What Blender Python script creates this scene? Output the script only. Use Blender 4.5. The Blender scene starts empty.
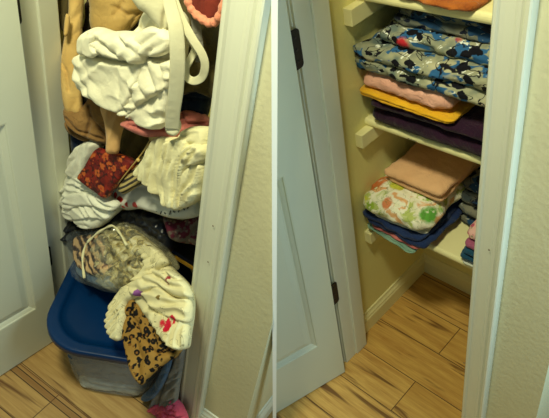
import bpy, bmesh, math, random
from math import pi, sin, cos, sqrt, hypot
from mathutils import Vector, Matrix, noise, geometry
random.seed(7)
scene = bpy.context.scene
COL = scene.collection
W, HPX, FPX = 549, 418, 580.0
CX, CY = W / 2, HPX / 2
EYE = 1.8
PITCH = math.radians(41.1)

# ------------------------------------------------------------------ view and the two closets' poses
sc = scene
sc.view_settings.view_transform = 'Standard'
sc.view_settings.look = 'None'
sc.view_settings.exposure = 0.0
sc.view_settings.gamma = 1.0
sc.view_settings.use_curve_mapping = False
cam_d = bpy.data.cameras.new('camera')
cam_d.sensor_width = 36.0
cam_d.lens = FPX / W * 36.0
cam_d.clip_start = 0.02
cam = bpy.data.objects.new('camera', cam_d)
COL.objects.link(cam)
cam.location = (0, 0, EYE)
cam.rotation_euler = (pi / 2 - PITCH, 0, 0)
scene.camera = cam

# columns: closet width direction, depth direction, down - seen from where the viewer stands (right, down, forward)
POSE = {
    'tidy': ((0.70040, 0.69360, 0.1683), (0.3698, -0.5544, 0.7456), (-0.6105, 0.4600, 0.6448)),
    'messy': ((0.8294, 0.5338, -0.1649), (0.4617, -0.4888, 0.7402), (-0.3145, 0.6900, 0.6519)),
}
C2W = Matrix(((1, 0, 0), (0, -sin(PITCH), cos(PITCH)), (0, -cos(PITCH), -sin(PITCH))))
ROOM, ROT = {}, {}
for k, m in POSE.items():
    m3 = Matrix(m)
    w = m3.col[0].normalized(); d = (m3.col[1] - w * w.dot(m3.col[1])).normalized()
    v = -w.cross(d) if m3.determinant() < 0 else w.cross(d)
    m3 = Matrix((w, d, v)).transposed()
    r = (C2W @ m3 @ Matrix.Diagonal((1, 1, -1)))
    ROT[k] = r
    ROOM[k] = Matrix.Translation((0, 0, EYE)) @ r.to_4x4() @ Matrix.Translation((0, 0, -EYE))

def ray(room, px):
    c = C2W @ Vector(((px[0] - CX) / FPX, (px[1] - CY) / FPX, 1.0))
    return ROT[room].inverted() @ c
def at(room, px, o, n):
    """point of a room's plane (o, n), in that room's own metres"""
    r = ray(room, px); e = Vector((0, 0, EYE))
    return e + r * ((Vector(o) - e).dot(Vector(n)) / r.dot(Vector(n)))
def aty(room, px, y): return at(room, px, (0, y, 0), (0, 1, 0))
def atz(room, px, z): return at(room, px, (0, 0, z), (0, 0, 1))

# ------------------------------------------------------------------ materials
def lin(c):
    return tuple(((x / 255) / 12.92 if x / 255 <= 0.04045 else (((x / 255) + 0.055) / 1.055) ** 2.4) for x in c) + (1,)
class NT:
    def __init__(s, name, rough=0.8, spec=0.3):
        s.m = bpy.data.materials.new(name); s.m.use_nodes = True
        s.t = s.m.node_tree; s.n = s.t.nodes; s.l = s.t.links
        s.b = s.n['Principled BSDF']; s.b.inputs['Roughness'].default_value = rough
        s.b.inputs['Specular IOR Level'].default_value = spec
        s.tc = s.n.new('ShaderNodeTexCoord').outputs['Object']
    def new(s, t, **k):
        x = s.n.new(t)
        for a, v in k.items(): setattr(x, a, v)
        return x
    def put(s, sock, v):
        if isinstance(v, bpy.types.NodeSocket): s.l.new(v, sock)
        else: sock.default_value = v
    def mapped(s, scale=(1, 1, 1), loc=(0, 0, 0), rot=(0, 0, 0), src=None):
        mp = s.new('ShaderNodeMapping'); s.l.new(src or s.tc, mp.inputs[0])
        mp.inputs['Scale'].default_value = scale; mp.inputs['Location'].default_value = loc; mp.inputs['Rotation'].default_value = rot
        return mp.outputs[0]
    def noise(s, scale, vec=None, detail=3, rough=0.5, dist=0.0, out=0):
        x = s.new('ShaderNodeTexNoise'); s.l.new(vec or s.tc, x.inputs['Vector'])
        x.inputs['Scale'].default_value = scale; x.inputs['Detail'].default_value = detail
        x.inputs['Roughness'].default_value = rough; x.inputs['Distortion'].default_value = dist
        return x.outputs[out]
    def voro(s, scale, vec=None, out='Distance', feature='F1'):
        x = s.new('ShaderNodeTexVoronoi', feature=feature); s.l.new(vec or s.tc, x.inputs['Vector'])
        x.inputs['Scale'].default_value = scale
        return x.outputs[out]
    def ramp(s, f, stops, interp='LINEAR'):
        x = s.new('ShaderNodeValToRGB'); s.l.new(f, x.inputs[0]); r = x.color_ramp; r.interpolation = interp
        while len(r.elements) < len(stops): r.elements.new(0.5)
        for e, (p, c) in zip(r.elements, stops):
            e.position = p; e.color = c if len(c) == 4 else lin(c)
        return x.outputs[0]
    def mix(s, f, a, b, mode='MIX'):
        x = s.new('ShaderNodeMix', data_type='RGBA', blend_type=mode)
        s.put(x.inputs[0], f); s.put(x.inputs[6], a); s.put(x.inputs[7], b)
        return x.outputs[2]
    def math(s, op, a, b=0.0, clamp=False):
        x = s.new('ShaderNodeMath', operation=op, use_clamp=clamp); s.put(x.inputs[0], a); s.put(x.inputs[1], b)
        return x.outputs[0]
    def step(s, f, lo, hi):
        x = s.new('ShaderNodeMapRange', clamp=True); s.l.new(f, x.inputs[0])
        x.inputs[1].default_value = lo; x.inputs[2].default_value = hi
        return x.outputs[0]
    def color(s, c): s.put(s.b.inputs['Base Color'], c)
    def bump(s, h, strength=0.3, dist=0.002):
        x = s.new('ShaderNodeBump'); x.inputs['Strength'].default_value = strength; x.inputs['Distance'].default_value = dist
        s.l.new(h, x.inputs['Height']); s.l.new(x.outputs[0], s.b.inputs['Normal'])
    def spot(s, col, centre, rad, c, soft=0.25, wob=0.35):
        """a printed patch of colour at a point of the fabric"""
        x = s.new('ShaderNodeVectorMath', operation='DISTANCE'); s.l.new(s.tc, x.inputs[0]); x.inputs[1].default_value = centre
        nz = s.math('MULTIPLY', s.math('SUBTRACT', s.noise(1.2 / rad), 0.5), wob * 2 * rad)
        d = s.math('ADD', x.outputs['Value'], nz)
        return s.mix(s.step(d, rad * (1 + soft), rad * (1 - soft)), col, lin(c))

def plain(name, c, rough=0.7, spec=0.3, var=0.06, bscale=400, bstr=0.15, bdist=0.001):
    t = NT(name, rough, spec); L = lin(c)
    d = tuple(x * (1 - var * 2) for x in L[:3]) + (1,)
    t.color(t.mix(t.noise(9), d, L)); t.bump(t.noise(bscale), bstr, bdist)
    return t.m
def cloth(name, c, c2=None, weave=700, rough=0.9, wrinkle=1.0):
    t = NT(name, rough, 0.15); L = lin(c); D = lin(c2) if c2 else tuple(x * 0.82 for x in L[:3]) + (1,)
    t.color(t.mix(t.step(t.noise(14, detail=4), 0.35, 0.65), D, L))
    t.b.inputs['Sheen Weight'].default_value = 0.15
    cz = t.math('ABSOLUTE', t.math('SUBTRACT', t.noise(24, detail=3, dist=1.2), 0.5))
    h = t.math('ADD', t.math('MULTIPLY', t.noise(weave, detail=1), 0.12), t.math('ADD', t.math('MULTIPLY', t.noise(60, detail=3), .35), t.math('MULTIPLY', t.math('POWER', cz, 0.5), wrinkle)))
    t.bump(h, 0.7, 0.006)
    return t.m

M = {}
t = NT('painted_plaster', 0.75, 0.25)
t.color(t.mix(t.noise(5), lin((208, 204, 170)), lin((216, 211, 178))))
t.bump(t.math('ADD', t.noise(75, detail=3), t.math('MULTIPLY', t.voro(90, feature='SMOOTH_F1'), .6)), 0.4, 0.0022); M['wall'] = t.m
t = NT('closet_paint', 0.75, 0.25)
t.color(t.mix(t.noise(5), lin((234, 224, 152)), lin((238, 230, 162))))
t.bump(t.noise(80, detail=3), 0.45, 0.003); M['closet'] = t.m
M['trim'] = plain('white_gloss_paint', (224, 226, 210), 0.38, 0.5, 0.02, 120, 0.05)
M['door'] = plain('white_door_paint', (216, 218, 198), 0.45, 0.45, 0.02, 200, 0.08)
M['shelf'] = plain('cream_shelf_paint', (240, 232, 178), 0.5, 0.4, 0.03, 90, 0.1)
M['black'] = plain('black_iron', (22, 20, 22), 0.5, 0.5)
M['ink'] = plain('grey_ink', (95, 88, 70), 0.7)
M['hole'] = plain('filler_dot', (120, 108, 90), 0.8)

def wood(name, yoff, xoff, c1, c2, dark):
    t = NT(name, 0.42, 0.45)
    base = t.mapped(loc=(xoff, yoff, 0))
    br = t.new('ShaderNodeTexBrick', offset=0.43, squash=1.0); t.l.new(base, br.inputs['Vector'])
    br.inputs['Scale'].default_value = 1.0; br.inputs['Brick Width'].default_value = 0.95; br.inputs['Row Height'].default_value = 0.14
    br.inputs['Mortar Size'].default_value = 0.0016; br.inputs['Mortar Smooth'].default_value = 0.3
    br.inputs['Color1'].default_value = (0, 0, 0, 1); br.inputs['Color2'].default_value = (1, 1, 1, 1); br.inputs['Mortar'].default_value = (0.5, 0.5, 0.5, 1)
    tone = t.mix(br.outputs['Color'], lin(c1), lin(c2))
    # per plank grain shift
    off = t.new('ShaderNodeVectorMath', operation='MULTIPLY_ADD'); t.l.new(br.outputs['Color'], off.inputs[0])
    off.inputs[1].default_value = (3.7, 1.9, 0); t.l.new(t.tc, off.inputs[2])
    g1 = t.noise(1, t.mapped((5, 55, 1), src=off.outputs[0]), 5, 0.6, 0.6)
    g2 = t.noise(1, t.mapped((2.2, 26, 1), (3, 1, 0), src=off.outputs[0]), 3, 0.5, 1.2)
    g3 = t.noise(1, t.mapped((14, 240, 1), src=off.outputs[0]), 2)
    c = t.mix(t.step(g1, 0.35, 0.75), tone, lin(dark))
    c = t.mix(t.math('MULTIPLY', t.step(g2, 0.60, 0.68), 0.85), c, lin((88, 50, 24)))
    c = t.mix(t.math('MULTIPLY', t.step(g3, 0.4, 0.8), 0.25), c, lin((120, 78, 40)))
    c = t.mix(br.outputs['Fac'], c, lin((70, 42, 24)))
    if 'pale' in name:
        sx = t.new('ShaderNodeSeparateXYZ'); t.l.new(t.tc, sx.inputs[0])
        for y_, w_, k_, cc in ((.612, .009, .55, (120, 74, 38)), (.601, .0016, 1, (60, 36, 22)), (.622, .0018, 1, (60, 36, 22)), (.640, .0016, .9, (74, 44, 26)), (.631, .007, .35, (140, 92, 50))):
            dd = t.math('ABSOLUTE', t.math('SUBTRACT', t.math('ADD', sx.outputs['Y'], t.math('MULTIPLY', t.math('SUBTRACT', t.noise(5), .5), .006)), y_))
            c = t.mix(t.math('MULTIPLY', t.step(dd, w_ * 1.3, w_ * .7), k_), c, lin(cc))
    t.color(c); t.bump(t.math('SUBTRACT', t.math('MULTIPLY', g3, 0.3), br.outputs['Fac']), 0.4, 0.0015)
    return t.m
M['floor_tidy'] = wood('honey_planks', -0.92, 0.655, (206, 164, 86), (220, 178, 102), (172, 124, 60))
M['floor_messy'] = wood('pale_planks', -0.635, 0.9, (200, 164, 104), (190, 152, 92), (164, 124, 72))

# ------------------------------------------------------------------ mesh helpers
def tag(o, label=None, cat=None, group=None, kind=None):
    if label: o['label'] = label
    if cat: o['category'] = cat
    if group: o['group'] = group
    if kind: o['kind'] = kind
    return o
def link(name, bm, mat, room, parent=None, base=(0, 0, 0), rz=0.0, smooth=True, cutx=None):
    """bm is in room metres; base becomes the object's origin"""
    B = Matrix.Translation(base) @ Matrix.Rotation(rz, 4, 'Z')
    world = ROOM[room] @ B
    if cutx is not None:     # mesh cut off at the seam between the two closets, behind the added post
        sgn = 1 if cutx > 0 else -1
        inv = ROOM[room].inverted()
        co = inv @ Vector((cutx, 0, 0)); no = (inv.to_3x3() @ Vector((sgn, 0, 0))).normalized()
        bmesh.ops.bisect_plane(bm, geom=bm.verts[:] + bm.edges[:] + bm.faces[:], plane_co=co, plane_no=no, clear_inner=True)
        be = [e for e in bm.edges if e.is_boundary]
        if be: bmesh.ops.holes_fill(bm, edges=be, sides=0)
    bm.transform(B.inverted())
    bmesh.ops.recalc_face_normals(bm, faces=bm.faces[:])
    me = bpy.data.meshes.new(name); bm.to_mesh(me); bm.free()
    if mat: me.materials.append(mat)
    if smooth:
        for p in me.polygons: p.use_smooth = True
    o = bpy.data.objects.new(name, me); COL.objects.link(o)
    if parent is not None:
        o.parent = parent
        o.matrix_basis = parent['_w'].inverted() @ world if False else PW[parent.name].inverted() @ world
    else:
        o.matrix_world = world
    PW[o.name] = world
    return o
PW = {}
def empty(name, room, base=(0, 0, 0), rz=0.0):
    o = bpy.data.objects.new(name, None); o.empty_display_size = 0.05; COL.objects.link(o)
    w = ROOM[room] @ Matrix.Translation(base) @ Matrix.Rotation(rz, 4, 'Z')
    o.matrix_world = w; PW[o.name] = w
    return o
def box(bm, a, b, bev=0.0):
    a, b = Vector(a), Vector(b)
    r = bmesh.ops.create_cube(bm, size=1)
    vs = r['verts']; c = (a + b) / 2; s = b - a
    for v in vs: v.co = Vector((v.co.x * s.x, v.co.y * s.y, v.co.z * s.z)) + c
    if bev > 0:
        es = set(e for v in vs for e in v.link_edges)
        bmesh.ops.bevel(bm, geom=list(es), offset=bev, segments=2, affect='EDGES', profile=0.5)
    return bm
def B(a, b, bev=0.0): return box(bmesh.new(), a, b, bev)
def prism(bm, prof, fn, caps=True):
    """prof: 2-D outline, fn(u, v, end) -> point"""
    n = len(prof); rows = [[bm.verts.new(fn(u, v, e)) for u, v in prof] for e in (0, 1)]
    for i in range(n):
        j = (i + 1) % n
        bm.faces.new((rows[0][i], rows[0][j], rows[1][j], rows[1][i]))
    if caps: bm.faces.new(rows[0][::-1]); bm.faces.new(rows[1])
    return bm

# ------------------------------------------------------------------ the setting of one closet
CASING = [(0, 0), (0, .010), (.004, .015), (.010, .016), (.014, .012), (.022, .0115), (.040, .014), (.046, .018), (.052, .018), (.056, .014), (.060, .021), (.067, .024), (.070, .022), (.070, 0)]
BASE = [(0, 0), (.014, 0), (.014, .060), (.011, .066), (.011, .072), (.006, .080), (.004, .090), (0, .092)]
def closet(room, side, xl, xr, cw, jy, wallx, back, xcorner, cut):
    F = 0.83; Wf = F + 0.016
    k = cw / 0.070
    st = lambda name, bm, mat, smooth=False, parent=None: tag(link(name, bm, mat, room, parent, smooth=smooth, cutx=cut), kind='structure')
    # floor
    x0, x1 = (xl - 0.9, xr + 1.4)
    st('floor', B((x0, -0.6, -0.05), (x1, 2.6, 0)), M['floor_' + room])
    # front wall beside the opening, ending in an outside corner, and its return
    top = 2.15
    st('wall_front_' + side, B((xr + 0.006, Wf, 0), (xcorner, Wf + 0.085, top)), M['wall'])
    st('wall_return_' + side, B((xcorner - 0.02, Wf + 0.085, 0), (xcorner, Wf + 1.6, top)), M['wall'])
    st('wall_front_behind_door_' + side, B((xl - 0.8, Wf, 0), (xl - 0.02, Wf + 0.085, top)), M['wall'])
    st('wall_over_door_' + side, B((xl - 0.02, Wf, 1.98), (xr + 0.006, Wf + 0.085, top)), M['wall'])
    # inside of the closet
    xr2 = xr + 0.05
    st('wall_left_' + side, B((wallx - 0.05, Wf + 0.085, 0), (wallx, back + 0.05, top)), M['closet'])
    st('wall_back_' + side, B((wallx, back, 0), (xcorner - 0.02, back + 0.05, top)), M['closet'])
    st('wall_right_' + side, B((xr2, Wf + 0.085, 0), (xr2 + 0.03, back, top)), M['closet'])
    st('ceiling_closet_' + side, B((wallx, Wf + 0.085, top - 0.05), (xr2, back, top)), M['closet'])
    # jambs: rabbet, door stop
    jb = bmesh.new()
    box(jb, (wallx + 0.002, F + 0.003, 0), (xl, jy, 1.98), 0.002)
    box(jb, (xl - 0.004, F + 0.055, 0), (xl + 0.006, jy - 0.001, 1.97), 0.003)
    st('trim_jamb_left_' + side, jb, M['trim'])
    jb = bmesh.new()
    box(jb, (xr - 0.004, F + 0.012, 0), (xr + 0.02, jy, 1.98), 0.002)
    st('trim_jamb_right_' + side, jb, M['trim'])
    # casings
    bm = bmesh.new(); prism(bm, CASING, lambda u, v, e: (xr + u * k, Wf - v, 0.0 if e == 0 else 2.06))
    cs = st('trim_casing_right_' + side, bm, M['trim'], False)
    bm = bmesh.new(); prism(bm, CASING, lambda u, v, e: (xl - 0.006 - u * k, Wf - v, 0.0 if e == 0 else 2.06))
    st('trim_casing_left_' + side, bm, M['trim'], False)
    # baseboards: inside left and back, front wall, return wall
    kb = 1.0
    bm = bmesh.new(); prism(bm, BASE, lambda u, v, e: (wallx + u, jy - 0.02 if e == 0 else back, v))
    st('baseboard_left_' + side, bm, M['shelf'])
    bm = bmesh.new(); prism(bm, BASE, lambda u, v, e: (wallx if e == 0 else xr2, back - u, v))
    st('baseboard_back_' + side, bm, M['shelf'])
    bm = bmesh.new(); prism(bm, BASE, lambda u, v, e: (xr + cw if e == 0 else xcorner + 0.014, Wf - u, v))
    st('baseboard_front_' + side, bm, M['trim'])
    bm = bmesh.new(); prism(bm, BASE, lambda u, v, e: (xcorner + u, Wf - 0.014 if e == 0 else Wf + 1.6, v))
    st('baseboard_return_' + side, bm, M['trim'])
    return cs

def nail_holes(room, pts, parent):
    for p in pts:
        q = aty(room, p, 0.8275)
        bm = bmesh.new(); bmesh.ops.create_uvsphere(bm, u_segments=10, v_segments=6, radius=0.0024)
        for v in bm.verts: v.co = Vector((v.co.x, v.co.y * 0.35, v.co.z)) + q
        link('nail_hole', bm, M['hole'], room, parent)

def door(room, name, hinge, d, width, panels, hz, xl, cut):
    """door swung open toward the viewer; d = direction from hinge to latch edge"""
    d = Vector((d[0], d[1], 0)).normalized(); n = Vector((-d.y, d.x, 0))
    if n.x < 0: n = -n        # n points to the seen (closet side) face
    o = Vector((hinge[0], hinge[1], 0)); T = 0.035
    P = lambda s, h, off: o + d * s + n * off + Vector((0, 0, h))
    bm = bmesh.new()
    H0, H1 = 0.006, 1.96
    # face with sunk panels: grid of bands
    ss = [0.0] + [panels[0][0], panels[0][1]] + [width]
    hs = [H0]
    for (s0, s1, h0, h1) in panels: hs += [h0, h1]
    hs += [H1]
    V = {}
    def vert(s, h, off):
        key = (round(s, 5), round(h, 5), round(off, 5))
        if key not in V: V[key] = bm.verts.new(P(s, h, off))
        return V[key]
    def quad(a): bm.faces.new([vert(*q) for q in a])
    rings = [(0, 0), (.004, -.001), (.006, -.004), (.014, -.0085), (.018, -.0115), (.024, -.0115), (.040, -.006), (.044, -.005)]
    for j in range(len(hs) - 1):
        for i in range(3):
            if i == 1 and j % 2 == 1:
                s0, s1, h0, h1 = ss[1], ss[2], hs[j], hs[j + 1]
                prev = None
                for inset, off in rings:
                    cur = [(s0 + inset, h0 + inset, off), (s1 - inset, h0 + inset, off), (s1 - inset, h1 - inset, off), (s0 + inset, h1 - inset, off)]
                    if prev:
                        for q in range(4):
                            r = (q + 1) % 4; quad([prev[q], prev[r], cur[r], cur[q]])
                    prev = cur
                quad(prev)
            else:
                quad([(ss[i], hs[j], 0), (ss[i + 1], hs[j], 0), (ss[i + 1], hs[j + 1], 0), (ss[i], hs[j + 1], 0)])
    # edges and far face
    for i in range(3):
        quad([(ss[i], H0, 0), (ss[i], H0, -T), (ss[i + 1], H0, -T), (ss[i + 1], H0, 0)])
        quad([(ss[i], H1, 0), (ss[i], H1, -T), (ss[i + 1], H1, -T), (ss[i + 1], H1, 0)])
    for j in range(len(hs) - 1):
        quad([(0, hs[j], 0), (0, hs[j], -T), (0, hs[j + 1], -T), (0, hs[j + 1], 0)])
        quad([(width, hs[j], 0), (width, hs[j], -T), (width, hs[j + 1], -T), (width, hs[j + 1], 0)])
        for i in range(3):
            quad([(ss[i], hs[j], -T), (ss[i + 1], hs[j], -T), (ss[i + 1], hs[j + 1], -T), (ss[i], hs[j + 1], -T)])
    dr = tag(link(name, bm, M['door'], room, smooth=False, cutx=cut), kind='structure')
    for (z0, z1) in hz:
        bm = bmesh.new()
        # leaf with rounded corners screwed to the jamb, knuckle at its front edge
        y0, y1, r = 0.803, 0.838, 0.010
        prof = []
        for (cy, cz, a0) in ((y1 - r, z1 - r, 0), (y0 + .002, z1 - r, pi / 2), (y0 + .002, z0 + r, pi), (y1 - r, z0 + r, 1.5 * pi)):
            rr = r if cy > y0 + .01 else 0.002
            for q in range(5):
                a = a0 + q * pi / 8; prof.append((cy + rr * cos(a), cz + (r if rr == r else r) * sin(a)))
        prism(bm, prof, lambda u, v, e: (xl + 0.0005 if e == 0 else xl + 0.003, u, v))
        h = link('hinge', bm, M['black'], room, dr, smooth=False)
        bm = bmesh.new(); bmesh.ops.create_cone(bm, cap_ends=True, segments=14, radius1=0.005, radius2=0.005, depth=z1 - z0)
        for v in bm.verts: v.co += Vector((xl + 0.004, y0, (z0 + z1) / 2))
        link('hinge_pin', bm, M['black'], room, h)
        bm = bmesh.new()
        for zz in (z0 + .018, (z0 + z1) / 2, z1 - .018):
            m = Matrix.Translation((xl + 0.0034, 0.823, zz)) @ Matrix.Rotation(pi / 2, 4, 'Y')
            bmesh.ops.create_cone(bm, cap_ends=True, segments=10, radius1=0.004, radius2=0.003, depth=0.0012, matrix=m)
        link('screws', bm, M['black'], room, h)
    return dr

GAP = 0.0045
cR = closet('tidy', 'right_closet', -0.885, -0.435, 0.068, 0.942, -0.925, 1.37, -0.238, GAP)
cL = closet('messy', 'left_closet', -1.125, -0.567, 0.092, 0.945, -1.168, 1.33, -0.325, -GAP)
nail_holes('tidy', [(489, 250), (464, 363), (482, 105)], cR)
nail_holes('messy', [(213, 226), (208, 262)], cL)
door('tidy', 'door_2', (-0.865, 0.797), (-0.08, -0.267), 0.60, [(.080, .50, .222, .935), (.080, .50, 1.075, 1.83)], [(1.178, 1.272), (.346, .440)], -0.885, GAP)
door('messy', 'door_1', (-1.064, 0.788), (-0.026, -0.21), 0.60, [(.066, .50, .219, .935), (.066, .50, 1.075, 1.83)], [(1.135, 1.229), (.296, .390)], -1.125, -GAP)

# slim upright post, added to stand in for the white border between the views
bm = B((-0.0052, 0.90, -0.35), (0.0052, 0.93, 1.62), 0.0)
me = bpy.data.meshes.new('border_strip_post'); bm.to_mesh(me); bm.free()
tM = NT('border_strip_white', 0.6, 0.2); tM.color(lin((250, 250, 246))); me.materials.append(tM.m)
o = bpy.data.objects.new('border_strip_post', me); COL.objects.link(o); tag(o, kind='structure')

# ------------------------------------------------------------------ shelves
def shelf(room, x0, x1, yf, yb, z0, th, label, cleat=True, mark=None, wallx=None):
    bm = bmesh.new(); r = th / 2
    prof = []
    for q in range(9):
        a = pi / 2 + q * pi / 8; prof.append((yf + r * 0.7 + r * 0.7 * cos(a), z0 + r + r * sin(a)))
    prof += [(yb, z0), (yb, z0 + th)]
    prism(bm, prof, lambda u, v, e: (x0 if e == 0 else x1, u, v))
    s = tag(link('closet_shelf', bm, M['shelf'], room, base=((x0 + x1) / 2, (yf + yb) / 2, z0), smooth=False), label, 'shelf', 'closet shelves')
    if cleat:
        link('cleat', B((wallx, yf - 0.046, z0 - 0.045), (wallx + 0.026, yb - 0.01, z0 - 0.001), 0.0015), M['shelf'], room, s, smooth=False)
    if mark:
        bm = bmesh.new(); rnd = random.Random(3)
        for i in range(9):
            q = aty(room, (mark[0] + i * 1.0, mark[1] + i * 0.37), yf - 0.0004)
            box(bm, q + Vector((-.0009, 0, -.002 * rnd.uniform(.5, 1.2))), q + Vector((.0009 if i % 3 else .0014, .0006, .002 * rnd.uniform(.3, 1.2))))
        link('ink_stamp', bm, M['ink'], room, s, smooth=False)
    return s
shelf('tidy', -0.9245, -0.386, 1.08, 1.369, 1.228, 0.026, 'cream shelf board at the very top of the tidy closet, under the orange cloth', wallx=-0.925)
shelf('tidy', -0.9245, -0.386, 1.08, 1.369, 0.860, 0.024, 'cream shelf board under the dark purple sheets in the tidy closet', mark=(408, 138.6), wallx=-0.925)
shelf('tidy', -0.9245, -0.386, 1.08, 1.369, 0.474, 0.024, 'lowest cream shelf board of the tidy closet, above the bare floor', wallx=-0.925)
shelf('messy', -1.1675, -0.518, 0.985, 1.329, 0.475, 0.024, 'cream shelf board just above the blue tote in the messy closet', wallx=-1.168)
shelf('messy', -1.1675, -0.518, 0.995, 1.329, 0.850, 0.024, 'cream shelf board buried under clothes halfway up the messy closet', wallx=-1.168)

# ------------------------------------------------------------------ folded linen
def fnoise(p, s, seed=0, o=3):
    return noise.fractal(Vector((p[0] * s + seed * 7.3, p[1] * s - seed * 3.1, p[2] * s + seed * 5.7)), 1.0, 2.0, o)
def folded(name, mat, room, c, size, rz=0.0, layers=3, seed=1, corner=0.02, wr=0.004, droop=0.004, tilt=(0, 0), shift=0.006, label=None, cat=None, group=None, parent=None, puff=0.0, lean=0.0):
    """c = centre of its underside in room metres, size = (w, d, h); folded cloth with a roll at each layer's edge"""
    w, dp, h = size; rnd = random.Random(seed); N = 150
    def outline(hw, hd, r):
        pts = []; r = min(r, hw * .9, hd * .9)
        segs = [(hw - r, hd - r, 0), (-hw + r, hd - r, pi / 2), (-hw + r, -hd + r, pi), (hw - r, -hd + r, 1.5 * pi)]
        raw = []
        for cx, cy, a0 in segs:
            for q in range(9): raw.append(Vector((cx + r * cos(a0 + q * pi / 16), cy + r * sin(a0 + q * pi / 16), 0)))
        L = [0]
        for i in range(len(raw)): L.append(L[-1] + (raw[(i + 1) % len(raw)] - raw[i]).length)
        tot = L[-1]; j = 0
        for i in range(N):
            s = tot * i / N
            while L[j + 1] < s: j += 1
            f = (s - L[j]) / max(1e-9, L[j + 1] - L[j]); pts.append(raw[j].lerp(raw[(j + 1) % len(raw)], f))
        return pts
    hl = h / layers; rings = []; per = 7
    shifts = [(rnd.uniform(-1, 1) * shift, rnd.uniform(-1, 1) * shift, rnd.uniform(-1, .6) * shift) for _ in range(layers)]
    for L in range(layers):
        sx, sy, g = shifts[L]
        for q in range(per + 1):
            u = q / per
            inset = hl * 0.55 * (1 - sqrt(max(0, 1 - (2 * u - 1) ** 2)))
            if (q == 0 and L > 0): inset += 0.002
            rings.append((L, inset - g, (L + u) * hl, sx, sy))
    bm = bmesh.new(); rows = []
    def disp(p, L, top):
        q = p.copy()
        n1 = fnoise((p.x, p.y, p.z * 1.5 + L * 3), 14, seed); n2 = fnoise((p.x, p.y, p.z * 2 + L * 5), 45, seed + 9)
        out = Vector((p.x / max(.01, w), p.y / max(.01, dp), 0)); 
        if out.length > 0: out.normalize()
        edge = max(abs(p.x) / (w / 2), abs(p.y) / (dp / 2))
        q += out * (n1 * wr * 1.6 + n2 * wr * 0.7) * min(1, edge)
        fz = min(1, p.z / h * 1.2)
        q.z += (fnoise((p.x, p.y, 0), 9, seed + 3) * wr * 1.5 + n2 * wr * 0.5) * fz + puff * (1 - min(1, edge) ** 3) * (p.z / h)
        q.z -= droop * max(0, edge) ** 4 * (p.z / h)
        q.z += p.x * tilt[0] * fz + p.y * tilt[1] * fz
        q.x += lean * p.z
        return q
    for (L, inset, z, sx, sy) in rings:
        row = [bm.verts.new(disp(Vector((p.x + sx, p.y + sy, z)), L, False)) for p in outline(w / 2 - inset, dp / 2 - inset, corner)]
        rows.append(row)
    K = 10
    lt = layers - 1; ins = rings[-1][1]
    for k in range(1, K + 1):
        f = 1 - k / (K + 0.6)
        rows.append([bm.verts.new(disp(Vector((p.x + rings[-1][3], p.y + rings[-1][4], h)), lt, True)) for p in outline((w / 2 - ins) * f, (dp / 2 - ins) * f, corner * f + .001)])
    for a, b in zip(rows, rows[1:]):
        for i in range(N):
            j = (i + 1) % N
            bm.faces.new((a[i], a[j], b[j], b[i]))
    bm.faces.new(rows[-1]); bm.faces.new(rows[0][::-1])
    # to room metres
    bm.transform(Matrix.Translation(c) @ Matrix.Rotation(rz, 4, 'Z'))
    o = link(name, bm, mat, room, parent, base=c, rz=rz)
    if label: tag(o, label, cat, group)
    return o

M['purple'] = cloth('plum_cotton', (48, 20, 44), (36, 16, 36))
M['yellow'] = cloth('mustard_cotton', (232, 178, 40), (214, 158, 30))
M['satin'] = cloth('dusty_pink_satin', (230, 174, 154), (214, 156, 138), rough=0.38)
M['peach'] = cloth('peach_cotton', (222, 176, 134), (214, 166, 124), wrinkle=.4)
M['navyf'] = cloth('navy_cotton', (34, 52, 96), (26, 42, 84))
M['aqua'] = cloth('pale_aqua_cotton', (138, 170, 150), (110, 146, 130))
M['rose'] = cloth('rose_cotton', (206, 120, 116), (190, 104, 104))
M['teal'] = cloth('teal_blue_cotton', (36, 84, 112), (26, 66, 94))
M['lilac'] = cloth('mauve_cotton', (176, 98, 130), (150, 80, 112))
M['whitef'] = cloth('off_white_cotton', (214, 216, 206))
M['orange'] = cloth('orange_knit', (190, 110, 46), (140, 70, 30))
M['greydark'] = cloth('grey_green_cotton', (98, 102, 90), (60, 66, 62))

def graffiti(name, dark=False, spots=()):
    t = NT(name, 0.85, 0.2)
    v = t.mapped((1, 1, 1.6))
    c = t.ramp(t.noise(16, v, 2), [(0.35, (96, 108, 104)), (0.5, (150, 150, 126)), (0.65, (178, 174, 146))])
    b = t.noise(13, t.mapped((1, 1, 1.6), (4, 2, 1)), 3, 0.5, 0.8)
    c = t.mix(t.step(b, 0.53, 0.55), c, lin((44, 92, 140)))
    w = t.noise(30, t.mapped((1, 1, 1.6), (9, 5, 1)), 2, 0.5, 1.5)
    c = t.mix(t.step(w, 0.64, 0.66), c, lin((220, 222, 214)))
    k = t.voro(24, t.mapped((1, 1, 1.7), (1, 7, 3)), 'Distance')
    kn = t.math('ADD', k, t.math('MULTIPLY', t.noise(48, detail=3), 0.55))
    c = t.mix(t.step(kn, 0.63, 0.60), c, lin((10, 10, 20)))
    ln = t.math('ABSOLUTE', t.math('SUBTRACT', t.noise(12, t.mapped((1, 1, 1.5), (2, 2, 8)), 2, 0.5, 1.0), 0.5))
    c = t.mix(t.step(ln, 0.014, 0.007), c, lin((18, 18, 28)))
    r = t.noise(11, t.mapped((1, 1, 1.4), (7, 7, 7)), 1)
    c = t.mix(t.step(r, 0.70, 0.72), c, lin((168, 40, 50)))
    for s in spots: c = t.spot(c, *s)
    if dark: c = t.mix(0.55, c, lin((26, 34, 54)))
    t.color(c); t.bump(t.math('ADD', t.noise(60, detail=4), 0.0), 0.4, 0.002)
    return t.m

LS = 0.499      # top of the lowest shelf
MS = 0.885      # top of the middle shelf
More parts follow.
